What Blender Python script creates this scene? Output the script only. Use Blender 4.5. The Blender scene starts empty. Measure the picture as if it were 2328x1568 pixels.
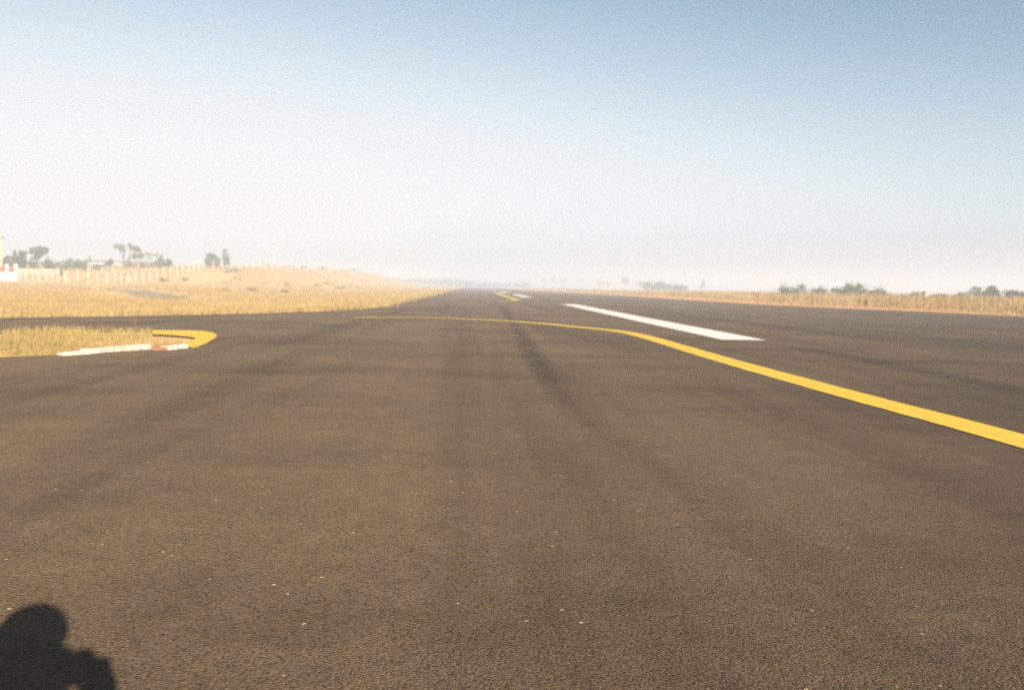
import bpy, bmesh, math, random
import numpy as np
from math import radians, sin, cos, tan, atan, atan2, pi, hypot, exp
from mathutils import Vector, Matrix

random.seed(7)
RNG = np.random.default_rng(11)
SC = bpy.context.scene
COL = SC.collection

# ------------------------------------------------------------------ camera, sky, sun, exposure
W, H = 2328.0, 1568.0
LENS = 30.0
F = LENS / 36.0 * W
VP = (1075.0, 649.0)          # where the runway runs out to
ROLL = radians(1.0)
EYE = np.array([0.0, 0.0, 1.0])


def camera_axes():
    dx, dy = (VP[0] - W / 2) / F, (H / 2 - VP[1]) / F
    c, s = cos(ROLL), sin(ROLL)
    a, b = dx * c - dy * s, dx * s + dy * c
    pitch = atan(b)
    yaw = -atan2(a, cos(pitch) + b * sin(pitch))
    fh = np.array([sin(yaw), cos(yaw), 0.0]); rl = np.array([cos(yaw), -sin(yaw), 0.0]); z = np.array([0, 0, 1.0])
    fw = fh * cos(pitch) - z * sin(pitch); ul = fh * sin(pitch) + z * cos(pitch)
    return rl * c + ul * s, -rl * s + ul * c, fw


RIGHT, UP, FWD = camera_axes()
cd = bpy.data.cameras.new('camera'); cam = bpy.data.objects.new('camera', cd); COL.objects.link(cam)
cd.sensor_width = 36.0; cd.lens = LENS; cd.clip_start = 0.02; cd.clip_end = 20000
m = Matrix.Identity(4)
for i in range(3):
    m[i][0], m[i][1], m[i][2], m[i][3] = RIGHT[i], UP[i], -FWD[i], EYE[i]
cam.matrix_world = m
cd.dof.use_dof = True; cd.dof.focus_distance = 2.6; cd.dof.aperture_fstop = 3.2; cd.dof.aperture_blades = 0
SC.camera = cam

SUN_EL, SUN_AZ = radians(21.8), radians(24.1)        # behind the camera and to its right
TO_SUN = np.array([sin(SUN_AZ) * cos(SUN_EL), -cos(SUN_AZ) * cos(SUN_EL), sin(SUN_EL)])
world = bpy.data.worlds.new('World'); SC.world = world; world.use_nodes = True
wn, wl = world.node_tree.nodes, world.node_tree.links
sky = wn.new('ShaderNodeTexSky'); sky.sky_type = 'NISHITA'; sky.sun_disc = False
sky.sun_elevation = SUN_EL; sky.sun_rotation = atan2(TO_SUN[0], TO_SUN[1])
sky.altitude = 1500; sky.air_density = 1.0; sky.dust_density = 6.0; sky.ozone_density = 1.5
bgn = wn['Background']; bgn.inputs['Strength'].default_value = 0.054
hs = wn.new('ShaderNodeHueSaturation'); hs.inputs['Saturation'].default_value = .66; hs.inputs['Hue'].default_value = .470; wl.new(sky.outputs['Color'], hs.inputs['Color'])
tint = wn.new('ShaderNodeMix'); tint.data_type = 'RGBA'; tint.blend_type = 'MULTIPLY'; tint.inputs[0].default_value = 1; tint.inputs[7].default_value = (1.16, 1.14, 1.20, 1)
wl.new(hs.outputs['Color'], tint.inputs[6])
# the brighter the sky, the whiter its dust haze: teal overhead turns to an even white low down and round the sun
bw = wn.new('ShaderNodeRGBToBW'); wl.new(tint.outputs[2], bw.inputs[0])
mr = wn.new('ShaderNodeMapRange'); mr.interpolation_type = 'SMOOTHSTEP'; mr.inputs[1].default_value = 3.0; mr.inputs[2].default_value = 6.7
wl.new(bw.outputs[0], mr.inputs[0])
teal = wn.new('ShaderNodeMix'); teal.data_type = 'RGBA'; teal.blend_type = 'MULTIPLY'; teal.inputs[0].default_value = 1; teal.inputs[7].default_value = (.53, .77, .86, 1)
wl.new(tint.outputs[2], teal.inputs[6])
cut = wn.new('ShaderNodeMix'); cut.data_type = 'RGBA'; cut.inputs[7].default_value = (6.75, 6.85, 7.0, 1)
wl.new(mr.outputs[0], cut.inputs[0]); wl.new(teal.outputs[2], cut.inputs[6]); wl.new(cut.outputs[2], bgn.inputs['Color'])

sd = bpy.data.lights.new('sun', 'SUN'); sun = bpy.data.objects.new('sun', sd); COL.objects.link(sun)
sd.energy = 5.0; sd.angle = radians(0.5); sd.color = (1.0, 0.83, 0.61)
sun.rotation_euler = Vector(TO_SUN).to_track_quat('Z', 'Y').to_euler(); sun.location = (40, -90, 60)
SC.view_settings.view_transform = 'Standard'; SC.view_settings.look = 'None'
SC.view_settings.exposure = 1.3; SC.view_settings.gamma = 1.0; SC.view_settings.use_curve_mapping = False
SC.render.film_transparent = False
SC.cycles.use_denoising = False; SC.cycles.volume_bounces = 2; SC.cycles.max_bounces = 6
SC.cycles.transparent_max_bounces = 12; SC.cycles.sample_clamp_indirect = 6


# ------------------------------------------------------------------ picture point -> place
def ray(x, y):
    return FWD + RIGHT * (x - W / 2) / F + UP * (H / 2 - y) / F


def gnd(x, y, z=0.0):
    d = ray(x, y); t = (z - EYE[2]) / d[2]; return EYE + d * t


def at(x, y, dist):
    d = ray(x, y); return EYE + d * (dist / d[1])


def sstep(a, b, x):
    t = np.clip((x - a) / (b - a), 0, 1); return t * t * (3 - 2 * t)


BY = np.array([-200, 112, 121, 128, 138, 150, 180, 225, 266, 330, 390, 520, 800, 1500, 4500.])
BZ = np.array([0, 0, .30, 1.1, 2.0, 2.9, 3.6, 4.5, 5.0, 5.7, 3.6, 2.8, 2.0, 0.5, 0.])


def terrain(x, y):
    """Height of the land: flat airfield, a bank on the left beyond the mown verge, a low swell on the right that falls away."""
    x = np.asarray(x, float); y = np.asarray(y, float)
    ye = y + np.clip(-x - 50, 0, 60) * -0.35
    bank = np.interp(ye, BY, BZ) * sstep(17, 47, -x)
    rough = (0.10 * np.sin(x * .55 + y * .21) + 0.08 * np.sin(x * .23 - y * .37 + 1)) * sstep(14, 30, -x) * sstep(70, 120, y)
    right = 0.35 * sstep(21, 32, x) * sstep(40, 62, y) * (1 - sstep(110, 170, y)) - 3.2 * sstep(55, 170, x) * sstep(-60, 40, y)
    return -0.03 + bank + rough * 0.6 + right


def hit(x, y):
    """Where the sight line through a picture point meets the land."""
    d = ray(x, y); t = np.geomspace(5, 1500, 6000); p = EYE + d[None] * t[:, None]
    below = p[:, 2] < terrain(p[:, 0], p[:, 1])
    i = int(np.argmax(below)) if below.any() else len(t) - 1
    return p[i]


# ------------------------------------------------------------------ materials
def new_mat(name):
    mt = bpy.data.materials.new(name); mt.use_nodes = True
    nt = mt.node_tree; b = nt.nodes['Principled BSDF']
    b.inputs['Roughness'].default_value = 0.9
    b.inputs['Specular IOR Level'].default_value = 0.2
    return mt, nt, nt.nodes, nt.links, b


def noise(nt, scale, detail=4, rough=.55, vec=None, stretch=None):
    n = nt.nodes.new('ShaderNodeTexNoise'); n.inputs['Scale'].default_value = scale
    n.inputs['Detail'].default_value = detail; n.inputs['Roughness'].default_value = rough
    if vec is None:
        g = nt.nodes.new('ShaderNodeNewGeometry'); vec = g.outputs['Position']
    if stretch:
        mp = nt.nodes.new('ShaderNodeMapping'); mp.inputs['Scale'].default_value = stretch[:3]
        if len(stretch) > 3: mp.inputs['Rotation'].default_value = (0, 0, stretch[3])
        nt.links.new(vec, mp.inputs['Vector']); vec = mp.outputs['Vector']
    nt.links.new(vec, n.inputs['Vector'])
    return n.outputs['Fac']


def ramp(nt, fac, stops):
    r = nt.nodes.new('ShaderNodeValToRGB'); e = r.color_ramp.elements
    while len(e) < len(stops): e.new(.5)
    for el, (p, c) in zip(e, stops):
        el.position = p; el.color = (*c, 1) if len(c) == 3 else c
    nt.links.new(fac, r.inputs['Fac']); return r.outputs['Color']


def mix(nt, fac, a, b, kind='MIX'):
    n = nt.nodes.new('ShaderNodeMix'); n.data_type = 'RGBA'; n.blend_type = kind
    for k, v in ((0, fac), (6, a), (7, b)):
        if hasattr(v, 'default_value'): nt.links.new(v, n.inputs[k])
        elif k == 0: n.inputs[k].default_value = v
        else: n.inputs[k].default_value = (*v, 1)
    return n.outputs[2]


def bump(nt, height, strength, dist, b):
    n = nt.nodes.new('ShaderNodeBump'); n.inputs['Strength'].default_value = strength; n.inputs['Distance'].default_value = dist
    nt.links.new(height, n.inputs['Height']); nt.links.new(n.outputs['Normal'], b.inputs['Normal'])


def plain(name, col, var=.25, scale=3.0, rough=.85, bump_s=.2):
    mt, nt, N, L, b = new_mat(name)
    f = noise(nt, scale, 5)
    lo = tuple(c * (1 - var) for c in col); hi = tuple(min(1, c * (1 + var)) for c in col)
    L.new(ramp(nt, f, [(.3, lo), (.7, hi)]), b.inputs['Base Color'])
    b.inputs['Roughness'].default_value = rough
    if bump_s: bump(nt, noise(nt, scale * 6, 3), bump_s, .01, b)
    return mt


def asphalt():
    mt, nt, N, L, b = new_mat('asphalt')
    g = N.new('ShaderNodeNewGeometry').outputs['Position']
    base = ramp(nt, noise(nt, .22, 5, .6, g), [(.3, (.065, .0495, .036)), (.7, (.094, .072, .0525))])
    streak = ramp(nt, noise(nt, 1.0, 4, .6, g, (.9, .035, 1)), [(.32, (.70, .69, .70)), (.5, (1, 1, 1)), (.75, (1.15, 1.13, 1.09))])
    col = mix(nt, 1.0, base, streak, 'MULTIPLY')
    swirl = ramp(nt, noise(nt, .55, 6, .62, g, (.5, 1.25, 1, .5)), [(.32, (.74, .73, .73)), (.5, (1, 1, 1)), (.72, (1.12, 1.11, 1.08))])
    col = mix(nt, .9, col, swirl, 'MULTIPLY')
    blot = ramp(nt, noise(nt, 5.0, 6, .7, g), [(.28, (.86, .85, .84)), (.7, (1.09, 1.09, 1.09))])
    col = mix(nt, 1.0, col, blot, 'MULTIPLY')
    grain = noise(nt, 95.0, 4, .75, g)
    col = mix(nt, 1.0, col, ramp(nt, grain, [(.30, (.60, .60, .61)), (.5, (1, 1, 1)), (.72, (1.40, 1.36, 1.30))]), 'MULTIPLY')
    v = N.new('ShaderNodeTexVoronoi'); v.inputs['Scale'].default_value = 62; L.new(g, v.inputs['Vector'])
    # a few pale stones showing in the surface
    sp = N.new('ShaderNodeSeparateColor'); L.new(v.outputs['Color'], sp.inputs['Color'])
    gt = N.new('ShaderNodeMath'); gt.operation = 'GREATER_THAN'; gt.inputs[1].default_value = .9985; L.new(sp.outputs['Red'], gt.inputs[0])
    lt = N.new('ShaderNodeMath'); lt.operation = 'LESS_THAN'; lt.inputs[1].default_value = .42; L.new(v.outputs['Distance'], lt.inputs[0])
    ml = N.new('ShaderNodeMath'); ml.operation = 'MULTIPLY'; L.new(gt.outputs[0], ml.inputs[0]); L.new(lt.outputs[0], ml.inputs[1])
    col = mix(nt, ml.outputs[0], col, (.24, .18, .115))
    b.inputs['Diffuse Roughness'].default_value = 1.0
    b.inputs['Roughness'].default_value = .95; b.inputs['Specular IOR Level'].default_value = .12
    # packed stones of mixed size, standing a millimetre or two out of the binder
    v2 = N.new('ShaderNodeTexVoronoi'); v2.inputs['Scale'].default_value = 130; v2.inputs['Randomness'].default_value = 1; L.new(g, v2.inputs['Vector'])
    s2 = N.new('ShaderNodeSeparateColor'); L.new(v2.outputs['Color'], s2.inputs['Color'])
    hh = N.new('ShaderNodeMath'); hh.operation = 'SUBTRACT'; L.new(s2.outputs['Green'], hh.inputs[0]); L.new(v2.outputs['Distance'], hh.inputs[1])
    ad = N.new('ShaderNodeMath'); ad.operation = 'ADD'; L.new(noise(nt, 38, 4, .7, g), ad.inputs[0]); L.new(hh.outputs[0], ad.inputs[1])
    bump(nt, ad.outputs[0], .9, .0036, b)
    tone = ramp(nt, s2.outputs['Blue'], [(0, (.55, .53, .52)), (.5, (1, 1, 1)), (1, (1.5, 1.42, 1.28))])
    L.new(mix(nt, .8, col, tone, 'MULTIPLY'), b.inputs['Base Color'])
    return mt


def paint(name, col, worn):
    mt, nt, N, L, b = new_mat(name)
    g = N.new('ShaderNodeNewGeometry').outputs['Position']
    c = ramp(nt, noise(nt, 6, 6, .7, g), [(.28, tuple(k * .80 for k in col)), (.6, col)])
    gr = noise(nt, 70, 3, .8, g)
    c = mix(nt, ramp(nt, gr, [(.24, (1, 1, 1)), (.34, (0, 0, 0))]), c, worn)
    L.new(c, b.inputs['Base Color']); b.inputs['Roughness'].default_value = .75
    bump(nt, gr, .5, .004, b)
    return mt


def stain_mat(name, col, strength):
    mt, nt, N, L, b = new_mat(name)
    uv = N.new('ShaderNodeTexCoord').outputs['UV']
    s = N.new('ShaderNodeSeparateXYZ'); L.new(uv, s.inputs[0])
    # soft across its width, ragged along it, thinning out at both ends
    def tent(sock, k):
        a = N.new('ShaderNodeMath'); a.operation = 'PINGPONG'; a.inputs[1].default_value = .5; L.new(sock, a.inputs[0])
        q = N.new('ShaderNodeMath'); q.operation = 'MULTIPLY'; q.use_clamp = True; q.inputs[1].default_value = k; L.new(a.outputs[0], q.inputs[0]); return q.outputs[0]
    p = N.new('ShaderNodeMath'); p.operation = 'MULTIPLY'; L.new(tent(s.outputs['X'], 2.0), p.inputs[0]); L.new(tent(s.outputs['Y'], 5.0), p.inputs[1])
    n = ramp(nt, noise(nt, .9, 7, .72), [(.25, (.35, .35, .35)), (.6, (1, 1, 1))])
    q = N.new('ShaderNodeMath'); q.operation = 'MULTIPLY'; L.new(p.outputs[0], q.inputs[0]); L.new(n, q.inputs[1])
    al = N.new('ShaderNodeMath'); al.operation = 'MULTIPLY'; al.inputs[1].default_value = strength; L.new(q.outputs[0], al.inputs[0])
    L.new(al.outputs[0], b.inputs['Alpha'])
    b.inputs['Base Color'].default_value = (*col, 1); b.inputs['Diffuse Roughness'].default_value = 1
    return mt


def leafy(name, cols, trans=.3):
    """Foliage or grass: each leaf takes its own shade between the given colours and lets some light through."""
    mt = bpy.data.materials.new(name); mt.use_nodes = True; nt = mt.node_tree; N, L = nt.nodes, nt.links
    N.remove(N['Principled BSDF'])
    g = N.new('ShaderNodeNewGeometry')
    c = ramp(nt, g.outputs['Random Per Island'], [(i / max(1, len(cols) - 1), k) for i, k in enumerate(cols)])
    patch = ramp(nt, noise(nt, .35, 5, .65, g.outputs['Position'], (.45, 1, 1)), [(.32, (.68, .64, .58)), (.68, (1.2, 1.18, 1.12))])
    c = mix(nt, .8, c, patch, 'MULTIPLY')
    d = N.new('ShaderNodeBsdfDiffuse'); t = N.new('ShaderNodeBsdfTranslucent'); mx = N.new('ShaderNodeMixShader'); mx.inputs[0].default_value = trans
    L.new(c, d.inputs['Color']); L.new(c, t.inputs['Color']); L.new(d.outputs[0], mx.inputs[1]); L.new(t.outputs[0], mx.inputs[2])
    L.new(mx.outputs[0], N['Material Output'].inputs['Surface'])
    return mt


def soil():
    mt, nt, N, L, b = new_mat('soil')
    g = N.new('ShaderNodeNewGeometry').outputs['Position']
    dry = ramp(nt, noise(nt, .6, 6, .65, g), [(.25, (.26, .17, .075)), (.5, (.36, .25, .11)), (.75, (.44, .32, .15))])
    red = ramp(nt, noise(nt, .9, 6, .7, g), [(.3, (.34, .155, .065)), (.7, (.46, .26, .11))])
    f = ramp(nt, noise(nt, .10, 5, .7, g), [(.50, (0, 0, 0)), (.60, (1, 1, 1))])
    # bare red earth on the bank and along the right-hand shoulder
    sx = N.new('ShaderNodeSeparateXYZ'); L.new(g, sx.inputs[0])
    def rng_(sock, a, b2):
        r = N.new('ShaderNodeMapRange'); r.inputs[1].default_value = a; r.inputs[2].default_value = b2; L.new(sock, r.inputs[0]); return r.outputs[0]
    up = rng_(sx.outputs['Z'], 1.2, 7.0); rt = rng_(sx.outputs['X'], 9, 12)
    mxm = N.new('ShaderNodeMath'); mxm.operation = 'MAXIMUM'; L.new(up, mxm.inputs[0]); L.new(rt, mxm.inputs[1])
    ff = N.new('ShaderNodeMath'); ff.operation = 'MAXIMUM'
    q = N.new('ShaderNodeMath'); q.operation = 'MULTIPLY'; L.new(f, q.inputs[0]); q.inputs[1].default_value = .35
    L.new(q.outputs[0], ff.inputs[0]); L.new(mxm.outputs[0], ff.inputs[1])
    L.new(mix(nt, ff.outputs[0], dry, red), b.inputs['Base Color'])
    b.inputs['Diffuse Roughness'].default_value = 1
    bump(nt, noise(nt, 8, 6, .7, g), .8, .08, b)
    return mt


M = dict(
    asphalt=asphalt(), soil=soil(),
    white=paint('white_paint', (.80, .78, .74), (.26, .22, .18)), kerbwhite=paint('chipped_white', (.56, .51, .45), (.20, .16, .12)),
    yellow=paint('yellow_paint', (.74, .51, .055), (.24, .17, .07)), faded=paint('faded_yellow_paint', (.26, .185, .075), (.12, .095, .07)),
    red=paint('red_paint', (.27, .14, .095), (.2, .12, .08)),
    rubber=stain_mat('tyre_rubber', (.026, .021, .020), .38), rubber_faint=stain_mat('faint_tyre_rubber', (.026, .021, .020), .22),
    concrete=plain('pale_concrete', (.60, .53, .43), .2, 4),
    whitewash=plain('whitewash', (.76, .72, .66), .12, 2),
    redpanel=plain('red_panel', (.30, .06, .05), .3, 3),
    mudwall=plain('pinkish_wall', (.48, .35, .26), .2, 1.2),
    bark=plain('bark', (.12, .085, .055), .35, 8),
    palebark=plain('pale_bark', (.26, .20, .14), .3, 8),
    pole=plain('tan_pole', (.50, .39, .25), .2, 2),
    wire=plain('fence_wire', (.22, .2, .18), .2, 5, .6, 0),
    roof=plain('pale_roof', (.62, .57, .52), .12, 1),
    dark=plain('dark_opening', (.04, .04, .045), .2, 2, .5, 0),
    rustroof=plain('rusty_roof', (.36, .22, .15), .25, 1),
    sand=plain('pale_straw', (.62, .48, .24), .2, 3),
    leaf_dark=leafy('dark_leaves', [(.026, .042, .015), (.058, .076, .028), (.095, .098, .04)]),
    leaf_brown=leafy('olive_brown_leaves', [(.045, .042, .018), (.085, .074, .032), (.14, .11, .05)]),
    leaf_green=leafy('green_leaves', [(.08, .11, .036), (.14, .18, .06), (.21, .225, .085)]),
    leaf_grey=leafy('grey_green_leaves', [(.06, .08, .046), (.105, .13, .074), (.16, .175, .10)]),
    leaf_dry=leafy('dry_brown_leaves', [(.28, .19, .09), (.36, .26, .12), (.42, .31, .15)]),
    leaf_olive=leafy('olive_leaves', [(.12, .12, .045), (.20, .185, .07), (.29, .25, .10)]),
    grass_gold=leafy('golden_grass', [(.42, .30, .135), (.50, .38, .18), (.57, .45, .24), (.45, .31, .14)], .4),
    grass_mixed=leafy('straw_and_green_grass', [(.44, .32, .13), (.52, .40, .18), (.36, .32, .11), (.58, .46, .24), (.46, .32, .13)], .4),
    grass_tall=leafy('tall_dry_grass', [(.38, .22, .08), (.46, .32, .13), (.32, .27, .10), (.54, .41, .20), (.40, .24, .09)], .35),
)


# ------------------------------------------------------------------ builders
def link(name, me, mat=None, parent=None):
    o = bpy.data.objects.new(name, me); COL.objects.link(o)
    if mat is not None: me.materials.append(M[mat] if isinstance(mat, str) else mat)
    if parent is not None: o.parent = parent
    return o


def tag(o, label=None, cat=None, group=None, kind=None):
    for k, v in (('label', label), ('category', cat), ('group', group), ('kind', kind)):
        if v: o[k] = v
    return o


def empty(name, loc):
    o = bpy.data.objects.new(name, None); COL.objects.link(o); o.location = loc; o.empty_display_size = .2
    return o


def mesh_np(name, v, f, smooth=False):
    """A mesh from numpy arrays; f is (n, 3) or (n, 4)."""
    me = bpy.data.meshes.new(name); v = np.asarray(v, np.float32); f = np.asarray(f, np.int32)
    k = f.shape[1]
    me.vertices.add(len(v)); me.vertices.foreach_set('co', v.ravel())
    me.loops.add(f.size); me.loops.foreach_set('vertex_index', f.ravel())
    me.polygons.add(len(f)); me.polygons.foreach_set('loop_start', np.arange(0, f.size, k, dtype=np.int32))
    me.update(calc_edges=True); me.validate()
    if smooth: me.polygons.foreach_set('use_smooth', np.ones(len(f), bool))
    return me


def mesh_bm(name, bm, smooth=False):
    me = bpy.data.meshes.new(name); bmesh.ops.recalc_face_normals(bm, faces=bm.faces[:]); bm.to_mesh(me); bm.free()
    if smooth:
        for p in me.polygons: p.use_smooth = True
    return me


def box(bm, c, s, rot=0.0, bev=0.0):
    r = bmesh.ops.create_cube(bm, size=1.0, matrix=Matrix.Translation(c) @ Matrix.Rotation(rot, 4, 'Z') @ Matrix.Diagonal((*s, 1)))
    if bev:
        es = list({e for v in r['verts'] for e in v.link_edges})
        bmesh.ops.bevel(bm, geom=es, offset=bev, segments=2, affect='EDGES')


def tube(bm, pts, rad, n=8, cap=True):
    """A closed tapering tube along points."""
    pts = [Vector(p) for p in pts]; rings = []
    for i, p in enumerate(pts):
        t = (pts[min(i + 1, len(pts) - 1)] - pts[max(i - 1, 0)]).normalized()
        a = t.orthogonal().normalized() if i == 0 else (rings_x - t * rings_x.dot(t)).normalized()
        rings_x = a; b = t.cross(a)
        rings.append([bm.verts.new(p + (a * cos(2 * pi * k / n) + b * sin(2 * pi * k / n)) * rad[i]) for k in range(n)])
    for r0, r1 in zip(rings, rings[1:]):
        for k in range(n): bm.faces.new((r0[k], r0[(k + 1) % n], r1[(k + 1) % n], r1[k]))
    if cap:
        bm.faces.new(rings[0][::-1]); bm.faces.new(rings[-1])


def limb(bm, pts, rad, n=12):
    """A tube with rounded ends, for bodies."""
    pts = [Vector(p) for p in pts]
    a = (pts[0] - pts[1]).normalized(); b = (pts[-1] - pts[-2]).normalized()
    P, R = [], []
    for k in (1, .8, .45): P.append(pts[0] + a * rad[0] * k); R.append(rad[0] * max(.06, math.sqrt(max(0, 1 - k * k))))
    P += pts; R += list(rad)
    for k in (.45, .8, 1): P.append(pts[-1] + b * rad[-1] * k); R.append(rad[-1] * max(.06, math.sqrt(max(0, 1 - k * k))))
    tube(bm, P, R, n)


def ball(bm, c, r, rot=None):
    mt = Matrix.Translation(c)
    if rot is not None: mt = mt @ rot.to_4x4()
    bmesh.ops.create_icosphere(bm, subdivisions=3, radius=1.0, matrix=mt @ Matrix.Diagonal((*r, 1)))


def poly(name, pts, z, mat, parent=None, cuts=0):
    """A flat sheet with the given outline."""
    bm = bmesh.new(); f = bm.faces.new([bm.verts.new((p[0], p[1], z)) for p in pts])
    bmesh.ops.triangulate(bm, faces=[f])
    me = mesh_bm(name, bm)
    if me.polygons[0].normal.z < 0: me.flip_normals()
    return link(name, me, mat, parent)


def smooth_line(pts, n=12):
    """Catmull-Rom through plan points."""
    P = [np.array(p[:2], float) for p in pts]; P = [2 * P[0] - P[1]] + P + [2 * P[-1] - P[-2]]
    out = []
    for i in range(1, len(P) - 2):
        for t in np.linspace(0, 1, n, endpoint=False):
            a, b, c, d = P[i - 1:i + 3]
            out.append(.5 * (2 * b + (c - a) * t + (2 * a - 5 * b + 4 * c - d) * t * t + (3 * b - a - 3 * c + d) * t ** 3))
    out.append(P[-2]); return out


def strip(name, pts, width, z, mat, parent=None, wob=0.0):
    """A painted band of even width along a line, with UVs across and along."""
    pts = [np.array(p, float) for p in pts]; n = len(pts); v, uv = [], []
    wd = width if hasattr(width, '__len__') else [width] * n
    s = np.concatenate([[0], np.cumsum([np.linalg.norm(b - a) for a, b in zip(pts, pts[1:])])]); s = s / s[-1]
    for i, p in enumerate(pts):
        t = pts[min(i + 1, n - 1)] - pts[max(i - 1, 0)]; t = t / np.linalg.norm(t); q = np.array([-t[1], t[0]])
        for k in (-1, 1):
            w = wd[i] / 2 * (1 + random.uniform(-wob, wob)); v.append((*(p + q * k * w), z)); uv.append(((k + 1) / 2, s[i]))
    f = [(2 * i, 2 * i + 1, 2 * i + 3, 2 * i + 2) for i in range(n - 1)]
    me = mesh_np(name, v, f)
    if me.polygons[0].normal.z < 0: me.flip_normals()
    u = me.uv_layers.new(name='UVMap')
    for lp in me.loops: u.data[lp.index].uv = uv[lp.vertex_index]
    return link(name, me, mat, parent)


def inside(px, py, pg):
    r = np.zeros(len(px), bool); n = len(pg)
    for i in range(n):
        (x0, y0), (x1, y1) = pg[i][:2], pg[(i + 1) % n][:2]
        if y0 == y1: continue
        c = ((y0 > py) != (y1 > py)) & (px < (x1 - x0) * (py - y0) / (y1 - y0) + x0); r ^= c
    return r


def blades(name, x, y, h, w, mat, z=None, lean=.35, seg2=True):
    """Grass: one bent, pointed blade at each place, all in one mesh."""
    n = len(x); z = terrain(x, y) if z is None else z
    a = RNG.uniform(0, 2 * pi, n); la = RNG.uniform(0, 2 * pi, n); ln = h * RNG.uniform(.05, 1, n) * lean
    bx, by = np.cos(a) * w / 2, np.sin(a) * w / 2
    dx, dy = np.cos(la) * ln, np.sin(la) * ln
    z = z - .01
    L = np.stack([x - bx, y - by, z], 1); R_ = np.stack([x + bx, y + by, z], 1)
    T = np.stack([x + dx, y + dy, z + h], 1)
    if seg2:
        ML = np.stack([x - bx * .7 + dx * .3, y - by * .7 + dy * .3, z + h * .58], 1); MR = np.stack([x + bx * .7 + dx * .3, y + by * .7 + dy * .3, z + h * .58], 1)
        v = np.stack([L, R_, ML, MR, T], 1).reshape(-1, 3); i = np.arange(n)[:, None] * 5
        f = np.concatenate([i + [0, 1, 3], i + [0, 3, 2], i + [2, 3, 4]], 1).reshape(-1, 3)
    else:
        v = np.stack([L, R_, T], 1).reshape(-1, 3); f = np.arange(3 * n).reshape(-1, 3)
    return link(name, mesh_np(name, v, f), mat)


def leaves(name, pts, size, mat, parent):
    """Many small leaf faces scattered at the given points."""
    n = len(pts); a = RNG.normal(size=(n, 3)); a /= np.linalg.norm(a, axis=1)[:, None]
    b = np.cross(a, RNG.normal(size=(n, 3))); b /= np.linalg.norm(b, axis=1)[:, None]
    s = size * RNG.uniform(.6, 1.4, n)[:, None]
    v = np.stack([pts - a * s, pts + b * s * .55, pts + a * s, pts - b * s * .55], 1).reshape(-1, 3)
    return link(name, mesh_np(name, v, np.arange(4 * n).reshape(-1, 4)), mat, parent)


def clump_points(blobs, n, puff=.32):
    """Points in the shells of leafy clumps set over the blobs (cx, cy, cz, rx, ry, rz)."""
    vol = np.array([abs(b[3] * b[4] * b[5]) for b in blobs]) ** .67; out = []
    for b, k in zip(blobs, (vol / vol.sum() * n).astype(int)):
        b = np.array(b); m_ = max(5, k // 45)
        d = RNG.normal(size=(m_, 3)); d /= np.linalg.norm(d, axis=1)[:, None]
        cc = b[:3] + d * b[3:] * (RNG.uniform(.25, 1, m_) ** .5)[:, None]
        ci = RNG.integers(0, m_, k); e = RNG.normal(size=(k, 3)) * .5
        out.append(cc[ci] + e * b[3:].mean() * puff * RNG.uniform(.5, 1.2, m_)[ci][:, None])
    return np.concatenate(out)


def tree(name, label, cat, base, blobs, mat, trunk_r, limbs=None, n=2600, leaf=.13, group=None, bark='bark', puff=.32):
    """A tree of trunk, limbs and a crown of leaf clumps; blobs are given relative to the base."""
    r = empty(name, tuple(base)); tag(r, label, cat, group)
    bm = bmesh.new(); top = max(blobs, key=lambda b: b[2])
    if limbs is None:
        limbs = [[(0, 0, -.3), (top[0] * .3, top[1] * .3, top[2] * .5), (top[0], top[1], top[2])]]
        limbs += [[(0, 0, max(.2, top[2] * .28)), (b[0] * .6, b[1] * .6, b[2] * .75), (b[0], b[1], b[2])] for b in blobs if b is not top]
    for i, l in enumerate(limbs):
        k = trunk_r * (1 if i == 0 else .55); tube(bm, l, [k * (1 - .75 * j / (len(l) - 1)) for j in range(len(l))], 7)
    link('trunk', mesh_bm('trunk', bm, True), bark, r)
    leaves('crown', clump_points(blobs, n, puff), leaf, mat, r)
    return r


def shrub(name, label, base, wid, hgt, mat, n=700, leaf=.09, group=None, ragged=1.0, cat='shrub'):
    r = empty(name, tuple(base)); tag(r, label, cat, group)
    bm = bmesh.new(); blobs = []
    for k in range(6):
        a = random.uniform(0, 2 * pi); q = random.uniform(.15, .55) * wid / 2
        hh = hgt * random.uniform(.55, 1.0) * (1 if k else 1)
        blobs.append((cos(a) * q, sin(a) * q, hh * .62, wid * .24, wid * .24, hh * .36))
        tube(bm, [(0, 0, -.1), (cos(a) * q * .5, sin(a) * q * .5, hh * .4), (cos(a) * q * 1.1, sin(a) * q * 1.1, hh * .95)], [.03, .02, .006], 5)
    link('stem', mesh_bm('stem', bm), 'bark', r)
    leaves('foliage', clump_points(blobs, n, .5 * ragged), leaf, mat, r)
    return r


# ------------------------------------------------------------------ land
def axis(lim_lo, lim_hi, near, fine):
    a = [0.0]
    while a[-1] < lim_hi: a.append(a[-1] + max(fine, (a[-1] - near) * .09))
    b = [0.0]
    while b[-1] < lim_lo: b.append(b[-1] + max(fine, (b[-1] - near) * .09))
    return np.array(sorted({-q for q in b} | set(a)))


gx, gy = axis(4000, 4000, 60, 3.0), axis(700, 4500, 280, 3.0)
X, Y = np.meshgrid(gx, gy); nx, ny = len(gx), len(gy)
V = np.stack([X, Y, terrain(X, Y)], -1).reshape(-1, 3)
ij = (np.arange(ny - 1)[:, None] * nx + np.arange(nx - 1)[None]).ravel()
ground = link('ground', mesh_np('ground', V, np.stack([ij, ij + 1, ij + nx + 1, ij + nx], 1), True), 'soil')
tag(ground, kind='structure')

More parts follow.
